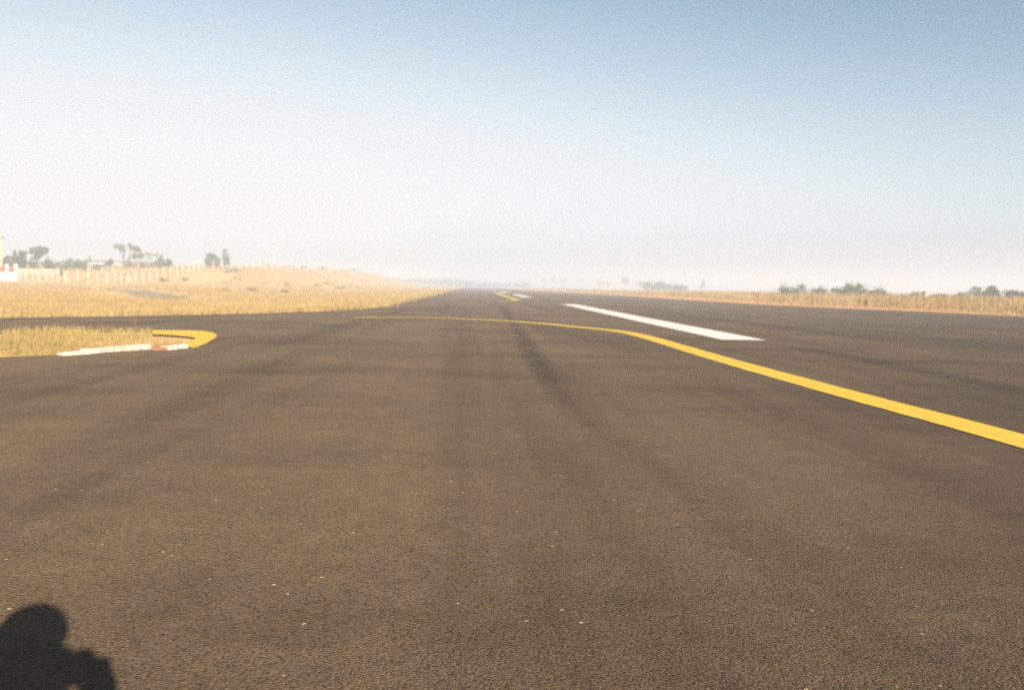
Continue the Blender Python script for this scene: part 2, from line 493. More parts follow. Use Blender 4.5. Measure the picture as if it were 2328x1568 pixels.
# runway and taxiway: asphalt outlines in metres, runway along +y
RIGHT_EDGE = [(27, -60), (26.6, 20), (25.8, 38), (24.9, 46), (22.7, 52), (20.8, 62), (20.4, 114), (15.5, 206), (13.6, 400), (13, 1400)]
LEFT_FAR = [(-4.6, 1400), (-4.3, 600), (-4.0, 227), (-3.85, 101), (-3.7, 54), (-3.8, 38)]
TAXI_FAR = [(-4.36, 33.5), (-5.63, 29.5), (-7.66, 26.3), (-9.4, 24.0), (-11.7, 21.75), (-20, 13.2), (-60, -26)]
ISLAND = [(-4.25, 13.2), (-4.55, 15.0), (-4.8, 16.2), (-5.3, 17.0), (-6.5, 17.15), (-8.0, 16.2), (-10.5, 13.9), (-50, -26)]
LEFT_NEAR = [(-4.7, 12.4), (-5.2, 11.65), (-5.95, 10.9), (-7.2, 9.4), (-8.6, 6.5), (-9.6, 0), (-9.8, -60)]
runway = poly('runway', RIGHT_EDGE + LEFT_FAR + [(-4.8, 16.2), (-4.55, 15.0), (-4.25, 13.2)] + LEFT_NEAR, 0.0, 'asphalt')
tag(runway, kind='structure')
taxiway = poly('taxiway', [(-3.8, 38)] + TAXI_FAR + ISLAND[::-1][:-2], 0.0, 'asphalt')
tag(taxiway, kind='structure')

# paint on the asphalt
def dash(y0, y1, x0, x1, w):
    n = 14; return strip('centre_dash', [(x0 + (x1 - x0) * t, y0 + (y1 - y0) * t) for t in np.linspace(0, 1, n)], w, .006, 'white', runway, .03)


for k, (y0, y1, x0, x1, w) in enumerate([(16.9, 50, 5.46, 5.62, .92), (77, 104, 5.0, 5.2, .95), (122, 150, 4.9, 4.8, .95), (172, 200, 4.75, 4.7, .95), (222, 250, 4.7, 4.65, .95), (272, 300, 4.6, 4.55, .95), (322, 350, 4.55, 4.5, .95)]):
    dash(y0, y1, x0, x1, w)
line_a = [(3.80, -30), (3.79, 0), (3.78, 5.6), (3.71, 7.5), (3.64, 9.9), (3.60, 12.0), (3.60, 15.1)]
line_a += [tuple(gnd(*p)[:2]) for p in [(1490, 772), (1439, 758.8), (1405, 753.2), (1373, 749.2), (1307, 743), (1240, 736.4), (1176, 731.3), (1100, 727), (1024, 724), (922, 721.4), (751, 722.3), (580, 724.5), (341, 727)]] + [(-20, 8.4), (-40, -12)]
la = smooth_line(line_a, 10); cut_ = next(i for i, p in enumerate(la) if p[0] < -3.4)
strip('taxi_line', la[:cut_ + 1], .38, .006, 'yellow', runway, .04)
tag(strip('taxi_line', la[cut_:], .36, .006, 'faded', taxiway, .06), 'worn and faded stretch of yellow line')
line_b = [(3.35, 126), (3.3, 110), (3.2, 95), (3.18, 82), (3.25, 72), (3.25, 64), (3.1, 61), (2.34, 57.8)]
strip('taxi_line', smooth_line(line_b, 8), [.52] * 45 + [.40] * 12, .006, 'yellow', runway, .04)
tag(strip('taxi_line', smooth_line([(2.34, 57.8), (1.3, 52.5), (.21, 47.7), (-.45, 45.4), (-1.1, 43.2), (-2.0, 40)], 6), .36, .006, 'faded', runway, .06), 'worn faint end of the far yellow line')
outer = [gnd(*p) for p in [(344.8, 750.6), (421, 751), (460, 752.5), (484.5, 756.4), (493, 761.3), (490, 768), (470, 780), (450, 788.7), (438.6, 791.6), (428.8, 788.7), (411, 782.8)]]
inner = [gnd(*p) for p in [(424, 778), (436.6, 774), (446.4, 769), (430.7, 766.2), (401.4, 763.3), (372, 761.3), (346.7, 760.8)]]
poly('island_outline', outer + inner, .006, 'yellow', taxiway)

# long dark rubber and tar streaks
for pts, w, mt in [([(1142, 695), (1168, 735), (1200, 785), (1240, 845), (1310, 930), (1400, 1015), (1510, 1095), (1680, 1230), (1900, 1420)], .42, 'rubber'),
                   ([(740, 790), (660, 812), (540, 862), (380, 935), (180, 1015), (0, 1085)], .8, 'rubber_faint'),
                   ([(1735, 778), (1900, 806), (2060, 836), (2328, 892), (2600, 950)], 1.0, 'rubber'),
                   ([(1480, 713), (1700, 735), (1950, 762), (2200, 790), (2400, 815)], 1.6, 'rubber_faint'),
                   ([(1300, 676), (1500, 700), (1800, 728), (2328, 770)], 1.4, 'rubber_faint'),
                   ([(420, 780), (500, 770), (600, 764), (760, 766), (900, 775)], .5, 'rubber_faint')]:
    strip('tyre_mark', smooth_line([gnd(*p) for p in pts], 10), [w * random.uniform(.85, 1.15) for _ in range(len(pts) * 10 - 9)], .003, mt, runway)

# the low painted kerb along the near side of the grass island
kp = [gnd(*p) for p in [(145, 808.5), (203, 804.5), (343, 790)]]
kq = [gnd(*p) for p in [(346, 796), (382, 796), (427, 791)]]
kerb = empty('painted_kerb', tuple(kp[1])); tag(kerb, 'low chipped white and faded red kerb edging the grass island on the left', 'kerb')


def kerb_piece(name, a, b, h0, h1, mat, w=.14):
    a, b = np.array(a[:2]), np.array(b[:2]); t = (b - a) / np.linalg.norm(b - a); q = np.array([-t[1], t[0]]); n = 14; bm = bmesh.new(); rings = []
    if q[1] < 0: q = -q
    for i in range(n + 1):
        p = a + (b - a) * i / n; h_ = h0 + (h1 - h0) * i / n + random.uniform(-.005, .005); e = random.uniform(-.008, .008)
        prof = [(e, -.05), (e + .004, h_ * .75), (e + .022, h_), (w - .02, h_), (w, h_ * .8), (w, -.05)]
        rings.append([bm.verts.new((*(p + q * u), z)) for u, z in prof])
    for r0, r1 in zip(rings, rings[1:]):
        for k in range(5): bm.faces.new((r0[k], r0[k + 1], r1[k + 1], r1[k]))
    bm.faces.new(rings[0]); bm.faces.new(rings[-1][::-1])
    o = link(name, mesh_bm(name, bm), mat); o.parent = kerb; o.matrix_parent_inverse = Matrix.Translation(-Vector(kerb.location)); return o


kerb_piece('kerb_stone', kp[0], kp[1], .035, .05, 'kerbwhite')
kerb_piece('kerb_stone', kp[1], kp[2], .065, .055, 'kerbwhite')
tag(kerb_piece('kerb_stone', kq[0], kq[1], .05, .045, 'red'), 'faded red kerb stone')
kerb_piece('kerb_stone', kq[1], kq[2], .055, .06, 'kerbwhite')

# ------------------------------------------------------------------ grass
ASPH = [list(runway.data.vertices), list(taxiway.data.vertices)]
RUN_PG = RIGHT_EDGE + LEFT_FAR + [(-4.8, 16.2), (-4.55, 15.0), (-4.25, 13.2)] + LEFT_NEAR
TAX_PG = [(-3.8, 38)] + TAXI_FAR + ISLAND[::-1][:-2]
ISL_PG = ISLAND[::-1] + [ISLAND[0]] + LEFT_NEAR


def wedge(n, d0, d1, x0, x1):
    """Places spread over the picture's width (a little beyond) with even cover at every distance."""
    d = np.exp(RNG.uniform(np.log(d0), np.log(d1), n)); px = RNG.uniform(x0, x1, n)
    dirs = FWD[None] + RIGHT[None] * ((px - W / 2) / F)[:, None]
    return dirs[:, 0] / dirs[:, 1] * d, d


def jitter_out(x, y, k):
    return x + RNG.normal(size=len(x)) * k, y + RNG.normal(size=len(x)) * k


# island: straw and green blades with a few tall stalks
def island_pts(n):
    x = RNG.uniform(-16, -4.2, n); y = RNG.uniform(2, 17.2, n)
    k = inside(x, y, ISL_PG); x, y = x[k], y[k]
    # open asphalt inside the yellow tip
    tip = [tuple(p[:2]) for p in outer] + [tuple(gnd(345, 786)[:2])]
    k = ~inside(x, y, tip); return x[k], y[k]


x, y = island_pts(90000)
sparse = np.sin(x * 2.1) * np.sin(y * 1.7 + x) + RNG.normal(size=len(x)) * .6 > -.9
x, y = x[sparse], y[sparse]
tuft = .75 + .45 * np.sin(x * 1.3 + 2 * np.sin(y * .9)) * np.sin(y * 1.1)
g1 = blades('island_grass', x, y, RNG.uniform(.05, .20, len(x)) * np.clip(tuft, .3, 1.3), RNG.uniform(.006, .014, len(x)), 'grass_mixed', lean=.9)
tag(g1, 'short straw and green grass filling the island beside the kerb', 'grass', kind='stuff')
x, y = island_pts(150)
g1b = blades('island_stalks', x[:70], y[:70], RNG.uniform(.3, .55, len(x[:70])), np.full(len(x[:70]), .012), 'grass_mixed', lean=.25)
tag(g1b, 'thin taller seed stalks rising from the island grass', 'grass', kind='stuff')
tp = [gnd(*p) for p in [(350, 776), (372, 775), (422, 777), (418, 783), (380, 786), (352, 785)]]
xx = RNG.uniform(-6.4, -4.4, 9000); yy = RNG.uniform(12.5, 17, 9000); k = inside(xx, yy, [tuple(p[:2]) for p in tp]); xx, yy = xx[k], yy[k]
g1c = blades('tip_grass', xx, yy, RNG.uniform(.02, .055, len(xx)), RNG.uniform(.006, .012, len(xx)), 'grass_mixed', z=np.zeros(len(xx)), lean=.9)
tag(g1c, 'thin green grass patch inside the yellow painted tip', 'grass', kind='stuff')

# a bare track worn through the verge, leading to the fence corner
TRACK = smooth_line([gnd(*p) for p in [(120, 651.5), (190, 653.5), (255, 657), (310, 662), (350, 669), (380, 678)]], 8)
tv = []
for i, p in enumerate(TRACK):
    t = TRACK[min(i + 1, len(TRACK) - 1)] - TRACK[max(i - 1, 0)]; q = np.array([-t[1], t[0]]) / np.linalg.norm(t)
    for k in (-1, -.33, .33, 1):
        a = p + q * k * (2.1 if abs(k) == 1 else 2.0) * (.55 + .45 * sin(i * .5) ** 2); tv.append((a[0], a[1], float(terrain(*a)) + (.035 if abs(k) < 1 else .005)))
tf = [(4 * i + k, 4 * i + k + 1, 4 * i + k + 5, 4 * i + k + 4) for i in range(len(TRACK) - 1) for k in range(3)]
tm = mesh_np('path', tv, tf, True)
if tm.polygons[0].normal.z < 0: tm.flip_normals()
tag(link('path', tm, plain('worn_earth', (.36, .27, .175), .3, .8, .95, .3)), kind='structure')
TRP = np.array(TRACK)

# mown golden verge on the left
x, y = wedge(210000, 19, 420, -350, 1120)
k = (x < -3.9) & ~inside(x, y, TAX_PG) & ~inside(x, y, ISL_PG) & ~inside(x, y, RUN_PG)
x, y = x[k], y[k]; D = np.hypot(x, y)
bank = sstep(16, 24, -x) * sstep(60, 85, y)
h = RNG.uniform(.06, .20, len(x)) * (1 + 1.6 * bank * (RNG.random(len(x)) < .6)) * (1 + .5 * np.sin(x * .31 + 1.7 * np.sin(y * .13)) * bank)
dtr = np.min(np.hypot(x[:, None] - TRP[None, :, 0], (y[:, None] - TRP[None, :, 1]) * .6), axis=1)
keep = (RNG.random(len(x)) > .15 * bank) & (dtr + RNG.normal(size=len(x)) * .9 > 2.4)
x, y, h, D = x[keep], y[keep], h[keep], D[keep]
g2 = blades('verge_grass', x, y, h * (1 + D / 400), .009 + .0006 * D, 'grass_gold', lean=.7, seg2=False)
tag(g2, 'mown golden grass verge and bank left of the runway', 'grass', kind='stuff')

EDGE = [(-4.0, 227), (-3.85, 101), (-3.7, 54), (-3.8, 38)] + TAXI_FAR[:6]
ex, ey, eh = [], [], []
for (x0, y0), (x1, y1) in zip(EDGE, EDGE[1:]):
    ln = hypot(x1 - x0, y1 - y0)
    for _ in range(int(ln * 1.1)):
        t = random.random(); cx_, cy_ = x0 + (x1 - x0) * t, y0 + (y1 - y0) * t; k = random.randint(5, 26); rr = random.uniform(.05, .28)
        ex += [cx_ + random.gauss(-rr * .5, rr) for _ in range(k)]; ey += [cy_ + random.gauss(rr * .4, rr) for _ in range(k)]; hh_ = random.uniform(.07, .30); eh += [hh_ * random.uniform(.5, 1.1) for _ in range(k)]
ex, ey, eh = np.array(ex), np.array(ey), np.array(eh)
g2b = blades('edge_grass', ex, ey, eh, .012 + .0007 * np.hypot(ex, ey), 'grass_mixed', z=np.zeros(len(ex)), lean=.7)
tag(g2b, 'ragged grass tufts creeping over the left asphalt edge', 'grass', kind='stuff')

# tall rough grass on the right
x, y = wedge(110000, 30, 330, 1050, 2700)
edge_y = np.array([p[1] for p in RIGHT_EDGE]); edge_x = np.array([p[0] for p in RIGHT_EDGE])
off = x - np.interp(y, edge_y, edge_x)
k = (off > .05) & (off < 70) & (RNG.random(len(x)) < .12 + .88 * sstep(.6, 4.5, off)); x, y, off = x[k], y[k], off[k]; D = np.hypot(x, y)
h = RNG.uniform(.15, .75, len(x)) * (.3 + .7 * sstep(0, 7, off)) * (1 + .25 * np.sin(x * .8 + y * .33))
g3 = blades('tall_grass', x, y, h, .010 + .0007 * D, 'grass_tall', lean=.5, seg2=False)
tag(g3, 'tall dry grass strip along the right edge of the runway', 'grass', kind='stuff')


# ------------------------------------------------------------------ left side: wall, pole, fences, buildings
def base_at(px, dist):
    p = at(px, 640, dist); return np.array([p[0], p[1], float(terrain(p[0], p[1]))])


def z_at(px, py, dist):
    return float(at(px, py, dist)[2])


# white wall with pillars and red panels
D = 128.0; a, b = base_at(-95, D), base_at(40, D)
gw = empty('boundary_wall', (a + b) / 2); tag(gw, 'low white wall with white pillars and red panels at the far left', 'wall')
zt, zp, zr = z_at(20, 620, D) + 0, z_at(20, 603, D), z_at(20, 610, D); z0 = a[2] - .2; cx = (a + b) / 2


def local(o, root):
    o.parent = root; o.matrix_parent_inverse = Matrix.Translation(-Vector(root.location)); return o


def part_boxes(name, boxes, mat, root, bev=.0):
    bm = bmesh.new()
    for c, s in boxes: box(bm, c, s, 0, bev)
    o = link(name, mesh_bm(name, bm), mat); return local(o, root)


part_boxes('wall_panel', [((cx[0], D, (zt + z0) / 2), (b[0] - a[0], .22, zt - z0)), ((cx[0], D, zt + .03), (b[0] - a[0] + .1, .30, .06))], 'whitewash', gw)
pil = [at(px, 640, D)[0] for px in (-70, -48, -26, -4, 17, 37.5)]
for x in pil:
    bm = bmesh.new(); box(bm, (x, D - .02, (zp + z0) / 2), (.34, .34, zp - z0), 0, .02); box(bm, (x, D - .02, zp + .04), (.42, .42, .09), 0, .02)
    tube(bm, [(x, D - .02, zp + .08), (x, D - .02, zp + .24)], [.2, .02], 4)
    local(link('pillar', mesh_bm('pillar', bm), 'whitewash'), gw)
for x0, x1 in zip(pil, pil[1:]):
    bm = bmesh.new(); box(bm, ((x0 + x1) / 2, D, (zr + zt) / 2 + .04), (x1 - x0 - .36, .06, zr - zt - .02))
    for q in np.linspace(x0 + .3, x1 - .3, 6): box(bm, (q, D, zr + .08), (.05, .05, .3))
    local(link('infill_panel', mesh_bm('infill_panel', bm), 'redpanel'), gw)

# leaning tan pole at the left border
p0 = base_at(4.5, 134); pt = at(-1.0, 535, 134)
po = empty('utility_pole', p0); tag(po, 'thick tan pole standing behind the white wall at the left border', 'pole')
bm = bmesh.new(); tube(bm, [(0, 0, -.3), tuple((pt - p0) * .5), tuple(pt - p0)], [.21, .18, .14], 12); link('shaft', mesh_bm('shaft', bm, True), 'pole', po)
bm = bmesh.new(); q = pt - p0; box(bm, (q[0], q[1] - .16, q[2] - .45), (1.5, .1, .12)); [tube(bm, [(q[0] + e, q[1] - .16, q[2] - .39), (q[0] + e, q[1] - .16, q[2] - .22)], [.05, .04], 8) for e in (-.65, .65)]
link('crossarm', mesh_bm('crossarm', bm), 'bark', po)

# pinkish block wall behind the fence
D = 139.0; a, b = base_at(44, D), base_at(134, D); zt = z_at(90, 611.5, D)
mw = empty('block_wall', (a + b) / 2); tag(mw, 'pale pinkish block wall running behind the first fence posts', 'wall')
z0 = min(a[2], b[2]) - .3
part_boxes('wall_panel', [(((a[0] + b[0]) / 2, D, (zt + z0) / 2), (b[0] - a[0], .2, zt - z0))], 'mudwall', mw)
for t in np.linspace(0, 1, 6):
    part_boxes('pier', [((a[0] + (b[0] - a[0]) * t, D - .04, (zt + z0) / 2 + .03), (.32, .34, zt - z0))], 'mudwall', mw)
gp = base_at(140, 137); o = empty('gate_post', gp); tag(o, 'dark green post at the right end of the pinkish wall', 'post')
bm = bmesh.new(); box(bm, (0, 0, (z_at(140, 605, 137) - gp[2]) / 2), (.24, .24, z_at(140, 605, 137) - gp[2]), 0, .02); box(bm, (0, 0, z_at(140, 605, 137) - gp[2] + .03), (.3, .3, .06), 0, .01)
link('shaft', mesh_bm('shaft', bm), 'leaf_dark', o)


def fence(name, label, posts, hgt, group=None, braces=(), wires=4):
    """Concrete posts with cranked tops and strands of wire; posts are plan points."""
    r = empty(name, posts[0]); tag(r, label, 'fence', group); tops = []
    for i, p in enumerate(posts):
        p = np.array(p); bm = bmesh.new(); h_ = hgt * random.uniform(.92, 1.08); w = .078
        lx, ly = random.uniform(-.07, .07), random.uniform(-.05, .05)
        pts = [(0, 0, -.3), (lx * .6, ly * .6, h_ * .8), (lx + .02, ly, h_), (lx - .10, ly - .16, h_ + .22)]
        tube(bm, pts, [w, w * .92, w * .9, w * .7], 4)
        if i in braces:
            tube(bm, [(0.75, .2, -.1), (lx * .6, ly * .6, h_ * .75)], [.06, .05], 4)
        o = link('post', mesh_bm('post', bm), 'concrete'); o.parent = r; o.location = p - np.array(posts[0]); tops.append((p, lx, ly, h_))
    bm = bmesh.new()
    for k in range(wires):
        t = (k + 1) / (wires + .3)
        for (p, lx, ly, h_), (p2, lx2, ly2, h2) in zip(tops, tops[1:]):
            u = Vector(p - np.array(posts[0])) + Vector((lx * t, ly * t - .08, h_ * t)); v = Vector(p2 - np.array(posts[0])) + Vector((lx2 * t, ly2 * t - .08, h2 * t))
            tube(bm, [u, (u + v) / 2 - Vector((0, 0, .03)), v], [.012] * 3, 3, False)
    link('wire', mesh_bm('wire', bm), 'wire', r)
    return r


def fp(px, dist):
    return base_at(px, dist)


front = []
for px, d in [(47, 121), (60, 121.5), (75, 122), (89, 121.5), (105, 121.5), (120, 122), (133, 121.5), (148, 120), (177, 120.5), (200, 121), (222, 121), (244, 121), (262, 121.5), (276, 121.5), (291, 121.5), (308, 122.5), (325, 124), (341, 125.5), (357, 127), (373, 130), (388, 133), (403, 136), (416, 139), (430, 142), (441, 144), (452, 147)]:
    front.append(fp(px, d))
fence('post_fence', 'pale leaning concrete post fence across the left verge in front of the pinkish wall', front, 1.55, braces=(7, 14))
back = [fp(px, d) for px, d in [(153, 140), (177, 140), (204, 141), (231, 142), (258, 143)]]
fence('post_fence', 'shorter second row of concrete posts in green growth behind the front fence', back, max(.7, z_at(200, 614, 141) - float(back[2][2]) - .1))
crest = []
for yy in np.arange(152, 300, 5.6): crest.append(np.array([-47.0, yy, float(terrain(-47.0, yy))]))
fence('post_fence', 'small pale post fence along the crest of the grassy bank', crest, 1.5, braces=(4, 9))

# white low building behind the trees
D = 196.0
a, b = at(207, 600, D), at(341, 600, D); zt = z_at(270, 596.0, D); z0 = float(terrain(a[0], D)) - .3
bd = empty('farm_building', ((a[0] + b[0]) / 2, D, z0)); tag(bd, 'long low white building behind the thin flat topped tree', 'building')
part_boxes('wall', [(((a[0] + b[0]) / 2, D + 3, (zt + z0) / 2), (b[0] - a[0], 6, zt - z0))], 'whitewash', bd)
bm = bmesh.new(); x0, x1 = a[0] - .5, b[0] + .5
vs = [bm.verts.new(q) for q in [(x0, D - .5, zt - .02), (x1, D - .5, zt - .02), (x1, D + 3, zt + .45), (x0, D + 3, zt + .45), (x0, D + 6.5, zt - .02), (x1, D + 6.5, zt - .02)]]
bm.faces.new((vs[0], vs[1], vs[2], vs[3])); bm.faces.new((vs[3], vs[2], vs[5], vs[4])); bm.faces.new((vs[0], vs[3], vs[4])); bm.faces.new((vs[1], vs[5], vs[2]))
bmesh.ops.solidify(bm, geom=bm.faces[:], thickness=.06)
local(link('roof', mesh_bm('roof', bm), 'roof'), bd)
for t in np.linspace(.08, .92, 6):
    part_boxes('window', [((a[0] + (b[0] - a[0]) * t, D - .02, zt - .95), (.9, .1, .8))], 'dark', bd)

# pale hut and thin mast beyond the crest
D = 236.0; a, b = at(597, 600, D), at(621, 600, D); zt = z_at(610, 600, D); z0 = float(terrain((a[0] + b[0]) / 2, D)) - .3
ht = empty('hut', ((a[0] + b[0]) / 2, D, z0)); tag(ht, 'small pale hut just behind the crest of the bank', 'hut')
part_boxes('wall', [(((a[0] + b[0]) / 2, D + 1.5, (zt + z0) / 2), (b[0] - a[0], 3, zt - z0))], 'mudwall', ht)
bm = bmesh.new(); tube(bm, [((a[0] + b[0]) / 2, D + 1.5, zt - .05), ((a[0] + b[0]) / 2, D + 1.5, zt + .25), ((a[0] + b[0]) / 2, D + 1.5, zt + .6)], [2.05, 1.6, .5], 10)
local(link('roof', mesh_bm('roof', bm, True), 'mudwall'), ht)
part_boxes('door', [(((a[0] + b[0]) / 2 + .3, D - .03, zt - 1.0), (.8, .08, 1.7))], 'rustroof', ht)
p0 = base_at(623, 228); zt = z_at(619, 541, 228)
ms = empty('mast', p0); tag(ms, 'thin pale mast with a small orange top rising beside the hut', 'mast')
bm = bmesh.new(); tube(bm, [(0, 0, -.3), (0, 0, zt - p0[2] - 2.0)], [.07, .035], 8); link('shaft', mesh_bm('shaft', bm, True), 'concrete', ms)
bm = bmesh.new(); tube(bm, [(0, 0, zt - p0[2] - 2.0), (0.1, 0, zt - p0[2] - .8), (.25, 0, zt - p0[2])], [.12, .16, .04], 8); link('mast_head', mesh_bm('mast_head', bm, True), 'pole', ms)


# ------------------------------------------------------------------ trees and shrubs on the left
def px_blobs(base, px0, dist, spec):
    """Blobs from picture circles (x, y, half width, half height) at one distance, relative to the base."""
    out = []
    s = dist / F
    for (x, y, rx, ry) in spec:
        p = at(x, y, dist); d = random.uniform(-.4, .4) * rx * s
        out.append((p[0] - base[0], d, p[2] - base[2], rx * s, rx * s * .9, ry * s))
    return out


def ptree(name, label, cat, px, dist, spec, mat, tr, limbs_px=None, **kw):
    b = base_at(px, dist); limbs = None
    if limbs_px:
        limbs = [[tuple(at(x, y, dist) - b) if y < 900 else (0, 0, -.3) for x, y in l] for l in limbs_px]
        limbs = [[(q[0], q[1] * 0 + .05 * i, q[2]) for q in l] for i, l in enumerate(limbs)]
    return tree(name, label, cat, b, px_blobs(b, px, dist, spec), mat, tr, limbs, **kw)


ptree('broad_tree', 'brownish bushy tree between the tan pole and the darker round tree', 'tree', 17, 150, [(17, 594, 9, 9), (12, 601, 7, 8), (23, 599, 7, 8), (17, 585, 6, 6)], 'leaf_brown', .16, n=2200)
ptree('broad_tree', 'dark green round headed tree left of the vase shaped one', 'tree', 45, 152, [(44, 577, 13, 9), (35, 587, 9, 10), (54, 588, 9, 11), (45, 596, 13, 11), (47, 604, 13, 6)], 'leaf_dark', .2, n=4200)
ptree('broad_tree', 'dark vase shaped tree spreading widely from a thin leaning trunk', 'tree', 80, 155, [(78, 570, 9, 8), (91, 568, 11, 7), (104, 569, 8, 6), (92, 577, 11, 7), (86, 584, 7, 7), (101, 577, 6, 6)], 'leaf_brown', .22,
      limbs_px=[[(80, 999), (82, 600), (84, 590), (90, 575)], [(83, 596), (78, 578), (77, 568)], [(84, 590), (98, 580), (106, 568)], [(84, 592), (94, 578), (92, 566)]], n=4000)
ptree('flat_topped_tree', 'thin sparse flat topped tree with forked pale limbs before the white building', 'tree', 288, 172,
      [(268, 560, 9, 3.5), (277, 564, 7, 3), (293, 556, 4, 4), (308, 564, 8, 4.5), (313, 570, 5, 3), (316, 581, 11, 3.2), (306, 584, 8, 2.6), (282, 571, 4, 3)], 'leaf_olive', .30,
      limbs_px=[[(288, 999), (288, 603), (291, 594), (300, 583), (316, 580)], [(289, 600), (279, 584), (273, 572), (267, 561)], [(291, 594), (295, 575), (294, 556)], [(300, 583), (306, 572), (311, 565)], [(279, 584), (283, 574), (285, 566)]], n=2600, leaf=.15, bark='bark', puff=.7)
ptree('flat_topped_tree', 'faint nearly bare tree just right of the flat topped one', 'tree', 345, 205, [(335, 578, 7, 4), (349, 578, 8, 4), (341, 585, 6, 4), (356, 586, 5, 5)], 'leaf_olive', .1, n=420, leaf=.14, bark='palebark', puff=.6)
ptree('conifer', 'small dark pointed conifer at the right end of the white building', 'tree', 367, 168, [(368, 581, 2.8, 5), (367, 588, 5, 5), (366, 595, 8, 5), (363, 602, 11, 5)], 'leaf_grey', .12, n=2600)
shrub('leafy_shrub', 'dark bush beside the foot of the small pointed conifer', base_at(384, 158), 1.7, 2.4, 'leaf_dark', 900, .11)
ptree('broad_tree', 'dense rounded grey green tree standing alone on the bank skyline', 'tree', 481, 185, [(480, 586, 12, 10), (472, 596, 9, 11), (490, 596, 10, 11), (482, 602, 15, 8), (478, 581, 7, 6)], 'leaf_grey', .22, n=4200, leaf=.15)
ptree('column_tree', 'narrow upright tree just right of the dense rounded one', 'tree', 514, 192, [(513, 572, 4.5, 6), (514, 581, 6.5, 7), (513, 590, 7.5, 7), (514, 598, 9, 7)], 'leaf_grey', .15, n=2300, leaf=.14)
ptree('column_tree', 'short orange tinged upright tree near the left end of the white building', 'tree', 193, 165, [(193, 594, 4, 6), (192, 601, 6, 6)], 'leaf_brown', .1, n=800)
ptree('column_tree', 'tiny thin sapling above the left end of the white building', 'tree', 206, 170, [(206, 585, 2.5, 5), (205, 592, 4, 5)], 'leaf_olive', .06, n=260)

hedge_l = [('leafy_shrub', 'green bush between the vase shaped tree and the pale wall top', 70, 148, 3.2, 1.9 + .9, 'leaf_green'),
           ('leafy_shrub', 'small dark bush above the middle of the pinkish wall', 107, 147, 1.8, 2.5, 'leaf_dark'),
           ('leafy_shrub', 'green bush right of the dark one above the pinkish wall', 122, 148, 3.4, 2.6, 'leaf_green'),
           ('leafy_shrub', 'bright green bush behind the dark green post', 150, 146, 2.8, 2.4, 'leaf_green'),
           ('leafy_shrub', 'brownish bush right of the bright green bush and the gate post', 170, 147, 3.0, 2.1, 'leaf_brown'),
           ('leafy_shrub', 'olive bush below the orange tinged upright tree', 190, 146, 2.6, 2.2, 'leaf_olive'),
           ('leafy_shrub', 'low green bush under the left part of the white building', 222, 150, 4.0, 1.3, 'leaf_olive'),
           ('leafy_shrub', 'brown bush in front of the middle of the white building', 248, 160, 2.4, 1.9, 'leaf_brown'),
           ('leafy_shrub', 'low green bush at the foot of the flat topped tree', 290, 158, 3.6, 1.5, 'leaf_olive'),
           ('leafy_shrub', 'wide low green bush between the flat topped tree and the conifer', 330, 160, 4.6, 1.3, 'leaf_olive'),
           ('leafy_shrub', 'low olive bush left of the dark bush by the conifer', 362, 158, 3.2, 1.5, 'leaf_olive')]
for nm, lb, px, d, w, hh, mt in hedge_l: shrub(nm, lb, base_at(px, d), w, hh, mt, 900, .11)

for lb, px, py, w, hh, mt in [
    ('small dark green shrub on the red earth under the last front posts', 420, 638, 1.4, .7, 'leaf_olive'),
    ('greenish scrub at the foot of the front fence right end', 372, 640, 1.8, .8, 'leaf_olive'),
    ('dark green shrub on the bank right of the lone rounded tree', 533, 619, 1.7, 1.0, 'leaf_olive'),
    ('brownish scrub just left of the dark green shrub on the bank', 521, 621, 1.5, .8, 'leaf_dry'),
    ('dark brown dead shrub on the lower bank below the pale straw clump', 573, 663, .9, .75, 'leaf_dry'),
    ('small brown tuft up and right of the dead shrub', 586, 657, .8, .5, 'leaf_dry'),
    ('small lone brown tuft left of the dead shrub on the bank', 511, 663, .7, .5, 'leaf_dry'),
    ('wide yellow green scrub patch in the middle of the bank face', 650, 650, 2.6, .6, 'leaf_olive'),
    ('small yellow green scrub below the wide patch on the bank', 646, 666, 1.0, .4, 'leaf_olive'),
    ('green scrub on the bank face below the crest fence end', 745, 647, 2.2, .6, 'leaf_olive'),
    ('olive scrub just left of the green scrub under the crest fence end', 722, 650, 1.6, .5, 'leaf_olive'),
    ('olive scrub low on the right end of the bank', 775, 657, 1.8, .5, 'leaf_olive')]:
    shrub('scrub', lb, hit(px, py), w * 1.4, hh * .7, mt, 300, .07, 'scrub on the grassy bank', cat='scrub')
for lb, px, d, w, hh, mt in [('dry brown bush on the crest at the right end of its fence', 690, 262, 2.6, 1.6, 'leaf_brown'),
                             ('reddish bush on the crest right of the hut', 655, 250, 4.5, 1.3, 'leaf_brown'),
                             ('round dry bush on the skyline where the bank falls away', 804, 335, 3.0, 1.4, 'leaf_olive'),
                             ('dry bush on the skyline right of the crest fence', 735, 280, 3.0, 1.3, 'leaf_brown')]:
    shrub('scrub', lb, base_at(px, d), w, hh, mt, 420, .12, 'scrub on the bank skyline', cat='scrub')
# pale straw clump on the bank
cp = hit(541, 635); cl = empty('straw_heap', cp); tag(cl, 'pale yellow straw heap on the red earth of the bank', 'straw heap')
bm = bmesh.new(); ball(bm, (0, 0, .22), (.55, .5, .5))
for v in bm.verts: v.co += Vector((random.uniform(-.05, .05), random.uniform(-.05, .05), random.uniform(-.04, .06)))
link('heap', mesh_bm('heap', bm, True), 'sand', cl)
n = 900; d = RNG.normal(size=(n, 3)); d /= np.linalg.norm(d, axis=1)[:, None]; leaves('straw', d * [.55, .5, .5] + [0, 0, .22], .12, 'grass_gold', cl)


